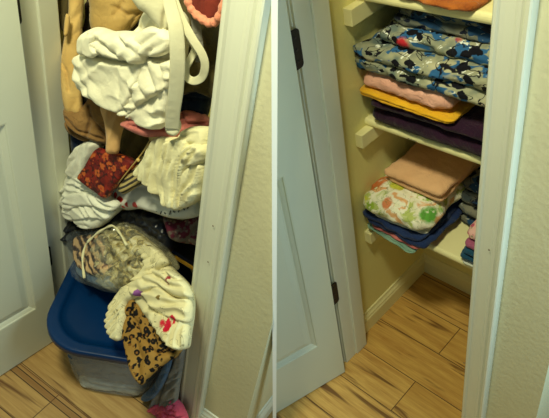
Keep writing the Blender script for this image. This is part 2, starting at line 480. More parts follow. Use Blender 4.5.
# upper stack
g = 'folded bedding stacked on the middle shelf'
folded('folded_sheet', M['purple'], 'tidy', (-0.690, 1.205, MS), (0.40, 0.285, 0.062), layers=1, seed=3, wr=0.004, label='dark plum folded sheet lying directly on the shelf, bottom of the tall stack', cat='sheet', group=g)
folded('folded_sheet', M['purple'], 'tidy', (-0.680, 1.198, MS + 0.064), (0.405, 0.28, 0.030), layers=1, seed=4, wr=0.004, label='plum folded sheet sandwiched between the lower plum one and the yellow pillowcase', cat='sheet', group=g)
folded('folded_pillowcase', M['yellow'], 'tidy', (-0.770, 1.170, MS + 0.095), (0.29, 0.25, 0.020), rz=-0.03, layers=2, seed=5, wr=0.003, shift=0.004, label='mustard yellow folded pillowcase under the dusty pink satin', cat='pillowcase', group=g)
folded('folded_pillowcase', M['satin'], 'tidy', (-0.772, 1.166, MS + 0.115), (0.27, 0.24, 0.055), rz=-0.03, layers=1, seed=6, wr=0.007, label='shiny dusty pink folded satin above the yellow pillowcase', cat='pillowcase', group=g)
redA = aty('tidy', (400, 45), 1.072); redB = aty('tidy', (388, 56), 1.035)
c1 = Vector((-0.695, 1.195, MS + 0.166)); c2 = Vector((-0.690, 1.20, MS + 0.204)); c3 = Vector((-0.675, 1.215, MS + 0.240))
folded('folded_comforter', graffiti('comic_print_low'), 'tidy', c1 , (0.44, 0.30, 0.044), rz=-0.02, layers=1, seed=11, wr=0.007, shift=0.004, tilt=(-0.04, 0), label='lowest blue, black and beige printed comforter layer, resting on the dusty pink satin', cat='comforter', group=g)
folded('folded_comforter', graffiti('comic_print_mid', spots=[(tuple(redB - c2), 0.016, (176, 36, 46)),]), 'tidy', c2, (0.452, 0.32, 0.042), rz=0.0, layers=1, seed=12, wr=0.007, shift=0.004, label='blue and black printed comforter layer, second from the bottom of the four printed layers', cat='comforter', group=g)
folded('folded_comforter', graffiti('comic_print_top', spots=[(tuple(redA - c3), 0.019, (186, 40, 52)),]), 'tidy', c3, (0.38, 0.27, 0.046), rz=0.02, layers=1, seed=13, wr=0.008, shift=0.004, label='printed comforter layer with a red square, set back from the front', cat='comforter', group=g)
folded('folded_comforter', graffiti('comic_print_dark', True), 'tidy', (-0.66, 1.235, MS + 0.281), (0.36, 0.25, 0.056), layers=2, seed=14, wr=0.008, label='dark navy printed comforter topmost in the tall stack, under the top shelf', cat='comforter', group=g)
folded('folded_blanket', M['orange'], 'tidy', (-0.73, 1.20, 1.254), (0.25, 0.25, 0.035), layers=2, seed=15, wr=0.006, label='orange folded blanket on the top shelf of the tidy closet', cat='blanket')

# lower stack
g = 'folded bedding stacked on the lowest shelf'
ly = 1.145
folded('folded_sheet', M['aqua'], 'tidy', (-0.808, 1.150, LS), (0.190, 0.25, 0.018), rz=-0.10, layers=3, seed=21, wr=0.004, shift=0.006, droop=0.0, tilt=(0, 0.05), label='pale aqua folded sheet, bottom of the left stack on the lowest shelf', cat='sheet', group=g)
folded('folded_sheet', M['rose'], 'tidy', (-0.800, 1.148, LS + 0.019), (0.205, 0.25, 0.014), rz=-0.05, layers=1, seed=22, wr=0.004, label='thin rose folded sheet between the aqua and the navy ones', cat='sheet', group=g)
folded('folded_sheet', M['navyf'], 'tidy', (-0.802, 1.150, LS + 0.034), (0.226, 0.262, 0.038), rz=-0.03, layers=2, seed=23, wr=0.006, droop=0.003, label='navy blue folded sheet beneath the flowered comforter', cat='sheet', group=g)
folded('folded_pillowcase', M['whitef'], 'tidy', (-0.800, 1.145, LS + 0.073), (0.19, 0.235, 0.010), rz=0.10, layers=1, seed=24, wr=0.004, label='off white folded pillowcase peeking out over the navy sheet', cat='pillowcase', group=g)
t = NT('tropical_print', 0.85, 0.2)
fc = Vector((-0.805, 1.155, LS + 0.083))
c = t.ramp(t.noise(20, detail=2, dist=1), [(0.40, (178, 190, 110)), (0.47, (226, 224, 196)), (0.60, (236, 232, 214)), (0.66, (222, 170, 120))])
ln = t.math('ABSOLUTE', t.math('SUBTRACT', t.noise(26, detail=3, dist=1.0), 0.5))
def fsurf(px):
    p = aty('tidy', px, 1.016)
    return p if p.z < .648 else atz('tidy', px, .651)
for px, r, col in [((374, 183), .022, (206, 118, 66)), ((384, 178), .016, (214, 136, 84)), ((386, 203), .015, (214, 132, 90)), ((398, 185), .018, (196, 196, 70)), ((410, 186), .015, (176, 190, 60)), ((420, 190), .012, (198, 196, 80)),
                   ((364, 198), .012, (196, 196, 60)), ((370, 206), .010, (150, 176, 60)), ((433, 213), .026, (98, 164, 66)), ((425, 196), .013, (140, 180, 70)), ((446, 205), .018, (130, 172, 84)), ((458, 200), .016, (120, 130, 100)), ((470, 188), .02, (110, 118, 96))]:
    c = t.spot(c, tuple(fsurf(px) - fc), r * 1.45, col, .15, .5)
for px, r in [((438, 211), .007), ((376, 188), .006), ((428, 220), .006)]:
    c = t.spot(c, tuple(fsurf(px) - fc), r, (226, 232, 200), .2, .6)
c = t.mix(t.math('MULTIPLY', t.step(ln, 0.016, 0.006), 0.5), c, lin((88, 120, 60)))
c = t.mix(t.step(t.noise(30, t.mapped(loc=(3, 3, 3)), 3), 0.60, 0.66), c, lin((238, 234, 216)))
t.color(c); t.bump(t.noise(60, detail=4), 0.35, 0.002); M['tropic'] = t.m
folded('folded_comforter', M['tropic'], 'tidy', fc, (0.235, 0.285, 0.068), layers=1, seed=25, wr=0.008, puff=0.004, corner=.05, label='white comforter with green and orange leaves beneath the peach sheet', cat='comforter', group=g)
folded('folded_sheet', M['peach'], 'tidy', (-0.782, 1.215, LS + 0.155), (0.198, 0.22, 0.055), rz=-0.02, layers=2, seed=26, corner=0.012, wr=0.003, label='peach folded sheet on top of the flowered comforter', cat='sheet', group=g)
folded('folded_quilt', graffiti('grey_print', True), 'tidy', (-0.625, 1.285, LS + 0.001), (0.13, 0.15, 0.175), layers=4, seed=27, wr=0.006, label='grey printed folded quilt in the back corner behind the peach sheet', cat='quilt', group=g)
# stack at the right of the lowest shelf
g = 'small folded stack behind the right casing'
rx = -0.523
folded('folded_pillowcase', M['whitef'], 'tidy', (rx, 1.185, LS), (0.15, 0.22, 0.014), layers=2, seed=31, wr=0.003, label='white folded pillowcase at the bottom of the small right stack', cat='pillowcase', group=g)
folded('folded_sheet', M['teal'], 'tidy', (rx, 1.180, LS + 0.015), (0.155, 0.22, 0.050), layers=2, seed=32, wr=0.005, label='teal blue folded sheet in the small right stack', cat='sheet', group=g)
folded('folded_pillowcase', M['lilac'], 'tidy', (rx + .002, 1.178, LS + 0.066), (0.150, 0.215, 0.018), layers=1, seed=33, wr=0.004, label='mauve folded pillowcase under the pink flowered one', cat='pillowcase', group=g)
t = NT('pink_sprig_print', 0.85, 0.2)
c = t.mix(t.step(t.voro(38), 0.30, 0.22), lin((226, 178, 170)), lin((186, 84, 110)))
c = t.mix(t.step(t.voro(60, t.mapped(loc=(1, 2, 3))), 0.22, 0.16), c, lin((150, 150, 120)))
t.color(c); t.bump(t.noise(60, detail=4), 0.35, 0.002); M['sprig'] = t.m
folded('folded_pillowcase', M['sprig'], 'tidy', (rx + .004, 1.190, LS + 0.085), (0.150, 0.21, 0.052), layers=1, seed=34, wr=0.006, label='pink flowered folded pillowcase on top of the small right stack', cat='pillowcase', group=g)
folded('folded_cloth', M['black'], 'tidy', (-0.535, 1.13, MS), (0.03, 0.05, 0.012), layers=1, seed=35, wr=0.001, corner=.008, label='small black cloth at the right end of the middle shelf', cat='cloth')

# ------------------------------------------------------------------ crumpled cloth
def catmull(pts, n=6, closed=True):
    out = []; N = len(pts); P = [Vector(p) for p in pts]
    rng = range(N) if closed else range(N - 1)
    for i in rng:
        g_ = (lambda k: P[k % N]) if closed else (lambda k: P[max(0, min(N - 1, k))])
        a, b, c_, d_ = g_(i - 1), g_(i), g_(i + 1), g_(i + 2)
        for q in range(n):
            u = q / n
            out.append(0.5 * ((2 * b) + (-a + c_) * u + (2 * a - 5 * b + 4 * c_ - d_) * u * u + (-a + 3 * b - 3 * c_ + d_) * u ** 3))
    if not closed: out.append(P[-1].copy())
    return out
def plane3(room, anchors):
    """anchors: three (pixel, depth y) pairs, or one y for an upright plane"""
    if anchors.__class__ is tuple and anchors[0] == 'pn': return anchors[1], anchors[2]
    if isinstance(anchors, (int, float)):
        return Vector((0, anchors, 0)), Vector((0, -1, 0))
    p = [aty(room, q, y) for q, y in anchors]
    n = (p[1] - p[0]).cross(p[2] - p[0]).normalized()
    if n.dot(Vector((0, 0, EYE)) - p[0]) < 0: n = -n
    return p[0], n
def lean_plane(room, outline, y):
    """a garment slumped at depth y leans back a little: its plane rises away from the door"""
    if not isinstance(y, (int, float)): return y
    c = aty(room, (sum(p[0] for p in outline) / len(outline), sum(p[1] for p in outline) / len(outline)), y)
    e = (Vector((0, 0, EYE)) - c).normalized()
    return ('pn', c, (e * 0.75 + Vector((0, -0.25, 0))).normalized())
def segd(p, a, b):
    ab = b - a; L = ab.length_squared
    u = 0 if L < 1e-12 else max(0, min(1, (p - a).dot(ab) / L))
    return (p - (a + ab * u)).length
def crumple_into(bm, room, outline, anchors, T=0.03, back=None, edge=0.02, step=0.0038, seed=1, folds=(), soft=0.22, creases=(), facet=0.0, smoothn=5):
    """cloth lying or hanging on a plane of the room: its front bulges T, its back sinks `back`.
    folds: (angle_deg, wavelength, stretch, amplitude); creases: (pixel polyline, depth (+ = valley), width)"""
    anchors = lean_plane(room, outline, anchors); o, n = plane3(room, anchors); back = T * 0.8 if back is None else back
    ux = Vector((1, 0, 0)); ux = (ux - n * ux.dot(n)).normalized(); uy = n.cross(ux)
    if uy.z < 0: uy = -uy
    to2 = lambda px: (lambda q: Vector(((q - o).dot(ux), (q - o).dot(uy))))(at(room, px, o, n))
    pts = catmull([to2(p) for p in outline], smoothn)
    # resample
    res = []; N = len(pts); acc = 0
    for i in range(N):
        a, b = pts[i], pts[(i + 1) % N]; L = (b - a).length; k = max(1, int(L / (step * 1.1)))
        for q in range(k): res.append(a.lerp(b, q / k))
    pts = res; N = len(pts)
    xs = [p.x for p in pts]; ys = [p.y for p in pts]
    cr = [([to2(p) for p in c_[0]], c_[1], c_[2]) for c_ in creases]
    def dist(p):
        return min(segd(p, pts[i], pts[(i + 1) % N]) for i in range(0, N, 1))
    def inside(p):
        r = False; j = N - 1
        for i in range(N):
            if (pts[i].y > p.y) != (pts[j].y > p.y) and p.x < (pts[j].x - pts[i].x) * (p.y - pts[i].y) / (pts[j].y - pts[i].y) + pts[i].x: r = not r
            j = i
        return r
    grid = []; y = min(ys) + step * .5; row = 0
    D = {}
    while y < max(ys):
        x = min(xs) + (step * .5 if row % 2 else 0)
        while x < max(xs):
            p = Vector((x, y))
            if inside(p):
                d_ = dist(p)
                if d_ > step * 0.55: grid.append(p); D[len(grid) - 1] = d_
            x += step
        y += step * 0.87; row += 1
    allp = pts + grid
    vs, es, fs_, ov, oe, of = geometry.delaunay_2d_cdt([p.copy() for p in allp], [(i, (i + 1) % N) for i in range(N)], [], 1, 1e-6)
    def height(p, d_):
        e = min(1, d_ / edge); m = sqrt(max(0, 1 - (1 - e) ** 2))
        h = T * m
        q = Vector((p.x, p.y, seed * 3.7))
        h += T * soft * m * noise.fractal(q * 13, 1.0, 2.0, 2)
        for fi, (ang, wl, st, amp) in enumerate(folds):
            a = math.radians(ang); u = p.x * cos(a) + p.y * sin(a); v = -p.x * sin(a) + p.y * cos(a)
            wv = wl * (1.5 * noise.noise(Vector((p.x * 9, p.y * 9, seed + ang))) + 0.35 * noise.noise(Vector((p.x * 26, p.y * 26, seed * 2.3))))
            cr_ = abs(sin((v + wv) / (wl * 1.25) * pi))
            if (fi + seed) % 2: cr_ = 1 - cr_ ** 0.75; cr_ = cr_ * 1.15
            mod = max(0.0, min(1.0, 0.55 + 1.3 * noise.noise(Vector((u / (wl * st), v / (wl * 1.6), seed * 1.9 + ang)))))
            h += amp * 1.25 * (cr_ ** 0.8 - 0.6) * mod * min(1, m + .1)
        if facet:
            dd, _ = noise.voronoi(Vector((p.x * 38, p.y * 38, seed)))[0], 0
            h += facet * (dd[1] - dd[0] - 0.3) * m
        for poly, dep, wd in cr:
            dm = min(segd(p, poly[i], poly[i + 1]) for i in range(len(poly) - 1))
            h -= dep * math.exp(-(dm / wd) ** 2) * min(1, m + .2)
        return h
    F_, B_ = [], []
    for i, v in enumerate(vs):
        p = Vector((v[0], v[1])); isb = any(k < N for k in ov[i]) if ov[i] else False
        base = o + ux * p.x + uy * p.y
        if isb:
            w_ = bm.verts.new(base + n * (T * 0.0)); F_.append(w_); B_.append(w_)
        else:
            k = ov[i][0] - N if ov[i] else None
            d_ = D.get(k, step)
            h = height(p, d_)
            e = min(1, d_ / edge); mb = sqrt(max(0, 1 - (1 - e) ** 2))
            F_.append(bm.verts.new(base + n * h)); B_.append(bm.verts.new(base - n * (back * mb + 0.0015)))
    for f_ in fs_:
        try: bm.faces.new([F_[k] for k in f_])
        except ValueError: pass
        if not all(F_[k] is B_[k] for k in f_):
            try: bm.faces.new([B_[k] for k in reversed(f_)])
            except ValueError: pass
    c_ = Vector((sum(xs) / N, min(ys)))
    base = o + ux * c_.x + uy * c_.y
    return base
def crumple(name, mat, room, outline, anchors, parent=None, label=None, cat=None, group=None, sharp=False, patches=(), **k):
    """one cloth; patches are further folds of the same cloth lying on it: (outline, forward offset, thickness, edge, folds)"""
    bm = bmesh.new()
    anchors = lean_plane(room, outline, anchors)
    base = crumple_into(bm, room, outline, anchors, **k)
    o, n = plane3(room, anchors)
    for i, (ol, off, T_, ed, fl) in enumerate(patches):
        kk = dict(T=T_ * .72, back=T_ * .5 + .004, edge=ed * .8, seed=k.get('seed', 1) + 13 * (i + 1), folds=fl, soft=.3, step=k.get('step', .0038))
        o2 = o + n * (off * 1.35 + T_ * .25)
        crumple_into(bm, room, ol, ('pn', o2, n), **kk)
    ob = link(name, bm, mat, room, parent, base=base, smooth=not sharp)
    if label: tag(ob, label, cat, group)
    return ob
def ribbon(name, mat, room, path, width, th=0.0022, parent=None, twist=None, n=8, label=None, cat=None, group=None):
    """flat strap: path of (pixel, depth y); width in metres; stays flat to the front"""
    P3 = catmull([aty(room, p, y) for p, y in path], n, False)
    bm = bmesh.new(); rows = []
    for i, p in enumerate(P3):
        a = P3[max(0, i - 1)]; b = P3[min(len(P3) - 1, i + 1)]; tg = (b - a).normalized()
        eye = (Vector((0, 0, EYE)) - p).normalized()
        if twist: eye = Matrix.Rotation(math.radians(twist(i / (len(P3) - 1))), 3, tg) @ eye
        s = tg.cross(eye).normalized(); nn = s.cross(tg).normalized()
        w_ = width(i / (len(P3) - 1)) if callable(width) else width
        prof = [(-.5, -.5), (-.5, .5), (-.38, .62), (.38, .62), (.5, .5), (.5, -.5)]
        rows.append([bm.verts.new(p + s * (u * w_) + nn * (v * th)) for u, v in prof])
    for a, b in zip(rows, rows[1:]):
        for i in range(6): bm.faces.new((a[i], a[(i + 1) % 6], b[(i + 1) % 6], b[i]))
    bm.faces.new(rows[0]); bm.faces.new(rows[-1][::-1])
    o = link(name, bm, mat, room, parent, base=P3[-1] if not parent else (0, 0, 0))
    if label: tag(o, label, cat, group)
    return o
def tube(bm, P3, r, seg=8):
    rows = []
    for i, p in enumerate(P3):
        a = P3[max(0, i - 1)]; b = P3[min(len(P3) - 1, i + 1)]; tg = (b - a).normalized()
        s = tg.cross(Vector((0.3, 0.5, 0.81))).normalized(); u = s.cross(tg)
        rr = r(i / (len(P3) - 1)) if callable(r) else r
        rows.append([bm.verts.new(p + (s * cos(q * 2 * pi / seg) + u * sin(q * 2 * pi / seg)) * rr) for q in range(seg)])
    for a, b in zip(rows, rows[1:]):
        for i in range(seg): bm.faces.new((a[i], a[(i + 1) % seg], b[(i + 1) % seg], b[i]))
    bm.faces.new(rows[0]); bm.faces.new(rows[-1][::-1])

R_ = 'messy'
M['white'] = cloth('white_linen', (244, 240, 214), (236, 230, 204), wrinkle=.35)
M['whitecool'] = cloth('white_jersey', (242, 242, 226), (234, 232, 214), wrinkle=.3)
M['cream'] = cloth('cream_linen', (236, 230, 190), (226, 218, 176), wrinkle=.4)
M['strap'] = cloth('canvas_strap', (216, 212, 180), (208, 202, 170), wrinkle=.08)
M['tan'] = cloth('tan_twill', (224, 190, 122), (212, 174, 106), wrinkle=.4)
M['khaki'] = cloth('khaki_cotton', (190, 158, 98), (168, 138, 82), wrinkle=.5)
M['brown'] = cloth('light_brown_twill', (160, 124, 76), (134, 100, 60))
M['sleeve'] = cloth('camel_twill', (212, 172, 118), (196, 154, 104), wrinkle=.3)
M['coral'] = cloth('coral_fleece', (128, 50, 38), (96, 36, 30), weave=300)
M['coralrim'] = cloth('light_coral_terry', (240, 158, 128), (222, 136, 110), weave=180)
M['navy'] = cloth('navy_jersey', (20, 36, 62), (14, 26, 48))
M['pink'] = cloth('faded_pink_cotton', (200, 124, 112), (176, 100, 94))
M['olive'] = cloth('olive_cloth', (96, 84, 50), (70, 62, 40))
M['gapshade'] = cloth('gap_shade_brown', (60, 44, 30), (40, 30, 24))  # shade colour for the sheet behind the jacket gap
M['darknavy'] = plain('dark_plastic', (22, 26, 40), 0.3, 0.6, 0.1, 40, 0.5, 0.004)
M['hotpink'] = cloth('pink_chenille', (226, 96, 120), (208, 76, 104), weave=120)
M['greycl'] = cloth('grey_cotton', (150, 146, 134), (120, 116, 110))
M['bluecl'] = cloth('slate_blue_cotton', (80, 104, 130), (60, 84, 112))
M['gold'] = plain('gold_metal', (216, 184, 110), 0.35, 0.5)

# tan jacket hanging at the left edge
j = empty('hanging_jacket', R_, aty(R_, (70, 112), .95))
tag(j, 'tan jacket hanging at the far left of the closet, behind the white sheet', 'jacket')
crumple('sleeve', M['tan'], R_, [(70, -14), (84, -14), (83, 12), (82, 40), (80, 70), (82, 95), (82, 112), (74, 114), (65, 110), (61, 88), (61, 62), (64, 38), (68, 15)], .955, T=.020, seed=2, folds=[(80, .035, 3, .007)], parent=j, creases=[([(63, 62), (68, 72), (70, 90)], .008, .004), ([(66, 30), (64, 60)], .006, .004)])
crumple('jacket_gap_shade', M['olive'], R_, [(58, -14), (72, -14), (70, 14), (66, 30), (60, 26)], .985, T=.010, seed=3, parent=j)  # dark piece standing in for the shadow left of the jacket
crumple('collar', M['tan'], R_, [(66, 14), (70, 18), (68, 34), (64, 36), (64, 26)], .935, T=.006, seed=4, edge=.01, parent=j, step=.003)
crumple('gap_shade_backing', M['gapshade'], R_, [(66, -24), (150, -24), (152, 40), (140, 112), (96, 120), (78, 108), (76, 40)], [((80, 0), 1.10), ((150, 0), 1.10), ((100, 112), 1.0)], T=.02, seed=61, folds=[(80, .04, 3, .01)], label='dark brown sheet standing in for shade in the gap between the tan jacket and the khaki bundle', cat='garment')  # dark sheet added as the shadow between jacket and khaki bundle
# khaki bundle at the top
crumple('khaki_bundle', M['khaki'], R_, [(93, -14), (142, -14), (146, 6), (139, 20), (128, 31), (112, 36), (98, 34), (91, 27), (90, 8)], .955, T=.05, edge=.04, seed=5, folds=[(25, .05, 2.5, .010)], creases=[([(140, 12), (133, 22), (127, 31)], .016, .003), ([(118, 6), (130, 14), (139, 12)], .010, .006), ([(126, 2), (118, 14)], .008, .006)], label='khaki garment bundle stuffed at the top of the messy closet', cat='garment')
# big white sheet
crumple('white_sheet', M['white'], R_, [(88, 34), (97, 30), (112, 34), (130, 33), (142, 24), (150, 8), (166, 6), (178, 20), (180, 44), (177, 66), (172, 92), (168, 110), (160, 126), (146, 124), (134, 116), (124, 110), (112, 108), (100, 102), (90, 94), (83, 84), (80, 74), (83, 60), (86, 44)],
    [((84, 40), .915), ((170, 20), .895), ((130, 118), .885)], T=.030, back=.05, edge=.032, seed=6, folds=[(12, .05, 3.5, .012), (60, .03, 3, .008)],
    patches=[([(126, 108), (146, 98), (165, 88), (176, 84), (172, 108), (163, 128), (148, 127), (136, 120)], .012, .030, .014, [(35, .022, 3, .010)]),
             ([(140, 58), (152, 56), (166, 60), (180, 58), (176, 84), (162, 93), (147, 101), (134, 114), (122, 113), (130, 100), (140, 84)], .020, .030, .010, [(120, .03, 3, .010), (20, .02, 3, .006)]),
             ([(80, 54), (96, 57), (112, 61), (128, 63), (144, 64), (144, 76), (139, 88), (131, 104), (123, 112), (110, 108), (97, 101), (87, 93), (79, 82), (77, 70)], .026, .026, .010, [(15, .045, 3, .010), (140, .03, 3, .005)]),
             ([(88, 31), (98, 27), (112, 31), (130, 31), (146, 38), (149, 52), (143, 64), (128, 61), (112, 57), (99, 53), (90, 56), (83, 52), (83, 40)], .030, .034, .020, [(170, .035, 3.5, .010), (60, .02, 3, .006)]),
             ([(84, 40), (89, 34), (95, 36), (93, 46), (98, 53), (92, 58), (84, 54)], .050, .012, .008, []),
             ([(134, 42), (146, 28), (160, 27), (172, 38), (169, 52), (156, 57), (146, 55), (138, 50)], .034, .024, .012, [(40, .02, 3, .010)])],
    label='large white bunched sheet bulging out near the top of the messy pile', cat='sheet')
b = empty('canvas_bag', R_, aty(R_, (172, 130), .83))
tag(b, 'off white canvas bag with long straps dangling beside the white sheet', 'bag')
crumple('bag_body', M['strap'], R_, [(128, -16), (170, -14), (176, 6), (172, 22), (164, 32), (156, 26), (146, 14), (136, 6)], .845, T=.02, seed=7, folds=[(130, .03, 3, .006)], parent=b, creases=[([(171, 2), (166, 14), (164, 28)], .010, .004)])
ribbon('strap', M['strap'], R_, [((166, -14), .835), ((171, 8), .825), ((176, 30), .815), ((177.5, 60), .81), ((176, 90), .812), ((173, 112), .815), ((172, 129), .82)], lambda u: .022 + .008 * sin(min(1, u * 1.6) * pi * .5), parent=b)
ribbon('strap', M['strap'], R_, [((170, -10), .84), ((180, 16), .835), ((192, 38), .83), ((202, 54), .83), ((205, 66), .832), ((202, 77), .835), ((194, 81), .835), ((187, 77), .84), ((186, 68), .845), ((191, 58), .85), ((195, 48), .86), ((190, 38), .87)], lambda u: .018 - .004 * u, parent=b, twist=lambda u: 25 * sin(u * 6))
crumple('strap_end', M['strap'], R_, [(166, 118), (175, 116), (181, 122), (180, 131), (174, 136), (166, 132)], .83, T=.006, seed=8, edge=.006, step=.003, parent=b)
ribbon('side_strip', M['greycl'], R_, [((194, 4), .90), ((196, 24), .90), ((199, 46), .90), ((200, 62), .90)], .018, parent=b)
# coral robe edge, upper right
b = empty('coral_robe', R_, aty(R_, (207, 28), .89))
tag(b, 'coral fleece robe edge drooping in at the upper right of the messy closet', 'robe')
crumple('fabric', M['coral'], R_, [(186, -14), (226, -14), (224, 12), (214, 24), (206, 24), (196, 15), (189, 5)], .90, T=.02, seed=9, parent=b)
bm = bmesh.new(); tube(bm, catmull([aty(R_, p, .875) for p in [(188, -10), (189, 3), (194, 12), (202, 19), (210, 23), (217, 20), (223, 8), (226, -6)]], 6, False), lambda u: .0085 + .0012 * sin(u * 60)); link('terry_rim', bm, M['coralrim'], R_, b)
# darker things behind
crumple('olive_garment', M['olive'], R_, [(176, -20), (236, -20), (230, 40), (222, 96), (196, 92), (178, 86)], .985, T=.03, seed=10, folds=[(85, .03, 3, .008)], label='dark olive garment at the back behind the dangling loop strap, enlarged to stand in for shade', cat='garment')  # olive cloth, enlarged so the wall gap behind it reads as shade
crumple('navy_shirt', M['navy'], R_, [(176, 84), (192, 78), (211, 82), (208, 116), (192, 114), (176, 112)], .965, T=.035, seed=11, folds=[(10, .03, 4, .006)], creases=[([(180, 96), (208, 98)], .01, .004)], label='navy folded shirt right of the long canvas strap', cat='shirt')
crumple('deep_shade_backing', M['navy'], R_, [(70, 105), (120, 105), (170, 120), (170, 160), (120, 175), (78, 165), (70, 130)], 1.01, T=.03, seed=12, folds=[(30, .04, 3, .01)], label='dark sheet standing in for shade behind the brown coat and the white top', cat='garment')  # dark backing sheet painted in as the shade deep in the pile
crumple('green_garment', M['olive'], R_, [(122, 122), (138, 122), (150, 136), (142, 156), (130, 160), (118, 146)], .975, T=.02, seed=60, folds=[(60, .03, 3, .01)], label='dull green crumpled garment between the camel sleeve and the cream shirt', cat='garment')
# brown coat
b = empty('brown_coat', R_, aty(R_, (100, 152), .95))
tag(b, 'light brown coat with a camel sleeve hanging below the white sheet', 'coat')
crumple('coat_body', M['brown'], R_, [(64, 108), (82, 106), (94, 94), (120, 100), (124, 118), (118, 142), (100, 143), (86, 138), (74, 132), (66, 124)], .935, T=.022, seed=13, folds=[(70, .04, 3, .008)], parent=b, creases=[([(86, 138), (92, 122), (90, 106)], .012, .004), ([(67, 118), (78, 130), (104, 138)], .012, .0035), ([(92, 116), (100, 126), (108, 136)], .012, .0035)])
crumple('coat_hem', M['brown'], R_, [(65, 122), (76, 132), (92, 138), (106, 140), (104, 146), (88, 143), (74, 137), (66, 130)], .925, T=.010, seed=14, edge=.008, step=.0032, parent=b)
crumple('coat_sleeve', M['sleeve'], R_, [(101, 104), (126, 106), (125, 122), (121, 138), (119, 152), (113, 154), (106, 152), (106, 138), (104, 122)], .895, T=.02, seed=15, folds=[(85, .03, 3, .004)], parent=b)
# pink cotton
crumple('pink_shirt', M['pink'], R_, [(120, 124), (134, 118), (150, 120), (164, 120), (178, 112), (190, 110), (208, 116), (209, 127), (196, 130), (186, 134), (174, 140), (162, 137), (146, 137), (132, 132)], .895, T=.028, seed=16, edge=.016, folds=[(15, .025, 4, .012)], creases=[([(182, 112), (188, 122), (206, 122)], .014, .003), ([(130, 124), (150, 128), (166, 128)], .012, .003)], label='faded pink shirt squeezed above the cream shirt', cat='shirt')
# crumpled white top, left
crumple('jersey_top', M['whitecool'], R_, [(84, 142), (96, 140), (98, 150), (90, 164), (83, 176), (96, 186), (108, 194), (117, 204), (114, 214), (108, 220), (100, 227), (88, 228), (78, 222), (70, 218), (65, 208), (63, 194), (66, 180), (71, 170), (72, 156), (77, 147)],
    [((84, 142), .945), ((62, 200), .905), ((110, 215), .900)], T=.026, back=.05, edge=.022, seed=17, folds=[(60, .028, 3.2, .012)],
    patches=[([(83, 143), (92, 140), (98, 143), (97, 152), (89, 165), (82, 178), (73, 177), (69, 167), (75, 150)], .012, .024, .014, [(65, .020, 5, .010)]),
             ([(68, 184), (76, 175), (88, 180), (101, 189), (100, 197), (86, 194), (74, 197), (66, 198)], .014, .022, .010, [(20, .020, 5, .010)]),
             ([(66, 198), (78, 191), (96, 193), (116, 202), (115, 210), (98, 206), (80, 206), (69, 212)], .018, .024, .011, [(5, .022, 5, .011)]),
             ([(64, 210), (80, 204), (100, 205), (113, 211), (108, 220), (94, 217), (80, 220), (69, 219)], .016, .022, .010, [(170, .020, 5, .010)]),
             ([(76, 218), (88, 214), (104, 216), (100, 226), (88, 229), (79, 225)], .012, .018, .009, [(30, .018, 4, .008)])],
    label='white crumpled jersey top at the left, beside the red flowered pouch', cat='top')
# red brocade pouch
t = NT('red_brocade', 0.55, 0.4)
vd = t.voro(34); pet = t.voro(105)
c = t.mix(t.step(t.noise(30, detail=2), 0.45, 0.55), lin((104, 20, 18)), lin((132, 32, 22)))
fl = t.math('ADD', vd, t.math('MULTIPLY', pet, 0.35))
c = t.mix(t.step(fl, 0.56, 0.50), c, lin((186, 92, 40)))
c = t.mix(t.step(vd, 0.16, 0.10), c, lin((170, 56, 28)))
c = t.mix(t.step(pet, 0.62, 0.70), c, lin((60, 16, 18)))
t.color(c); t.bump(pet, 0.4, 0.002); M['brocade'] = t.m
b = crumple('brocade_pouch', M['brocade'], R_, [(98, 148), (106, 150), (120, 154), (135, 160), (134, 168), (124, 178), (114, 190), (107, 198), (98, 192), (86, 184), (79, 177), (86, 166), (92, 156)], [((98, 150), .90), ((134, 164), .90), ((104, 196), .865)], T=.014, edge=.008, seed=18, soft=.3, smoothn=3, label='red brocade pouch with orange flowers lying on the white top', cat='pouch')
# clutch with a metal frame
b = empty('clutch_purse', R_, aty(R_, (130, 190), .90))
tag(b, 'olive striped clutch purse with a thin gold frame beside the red pouch', 'purse')
t = NT('striped_leather', 0.5, 0.4)
wv = t.new('ShaderNodeTexWave', bands_direction='Z'); t.l.new(t.mapped(rot=(0, 0.75, 0)), wv.inputs['Vector']); wv.inputs['Scale'].default_value = 26; wv.inputs['Distortion'].default_value = 2.5
t.color(t.mix(t.step(wv.outputs['Fac'], .45, .6), lin((168, 150, 98)), lin((40, 34, 28)))); M['stripe'] = t.m
crumple('purse_body', M['stripe'], R_, [(118, 188), (130, 172), (142, 156), (152, 146), (158, 150), (154, 166), (148, 180), (136, 188), (124, 194)], .91, T=.022, edge=.016, seed=19, folds=[(50, .02, 4, .006)], parent=b)
bm = bmesh.new(); tube(bm, [aty(R_, p, .878) for p in [(113, 190), (124, 176), (136, 161), (146, 148), (154, 139)]], .0016); tube(bm, [aty(R_, p, .882) for p in [(137, 161), (144, 150), (150, 140)]], .0014)
link('metal_frame', bm, M['gold'], R_, b)
bm = bmesh.new(); bmesh.ops.create_uvsphere(bm, u_segments=10, v_segments=8, radius=.005); bmesh.ops.translate(bm, verts=bm.verts[:], vec=aty(R_, (138, 160), .874)); link('clasp', bm, M['gold'], R_, b)
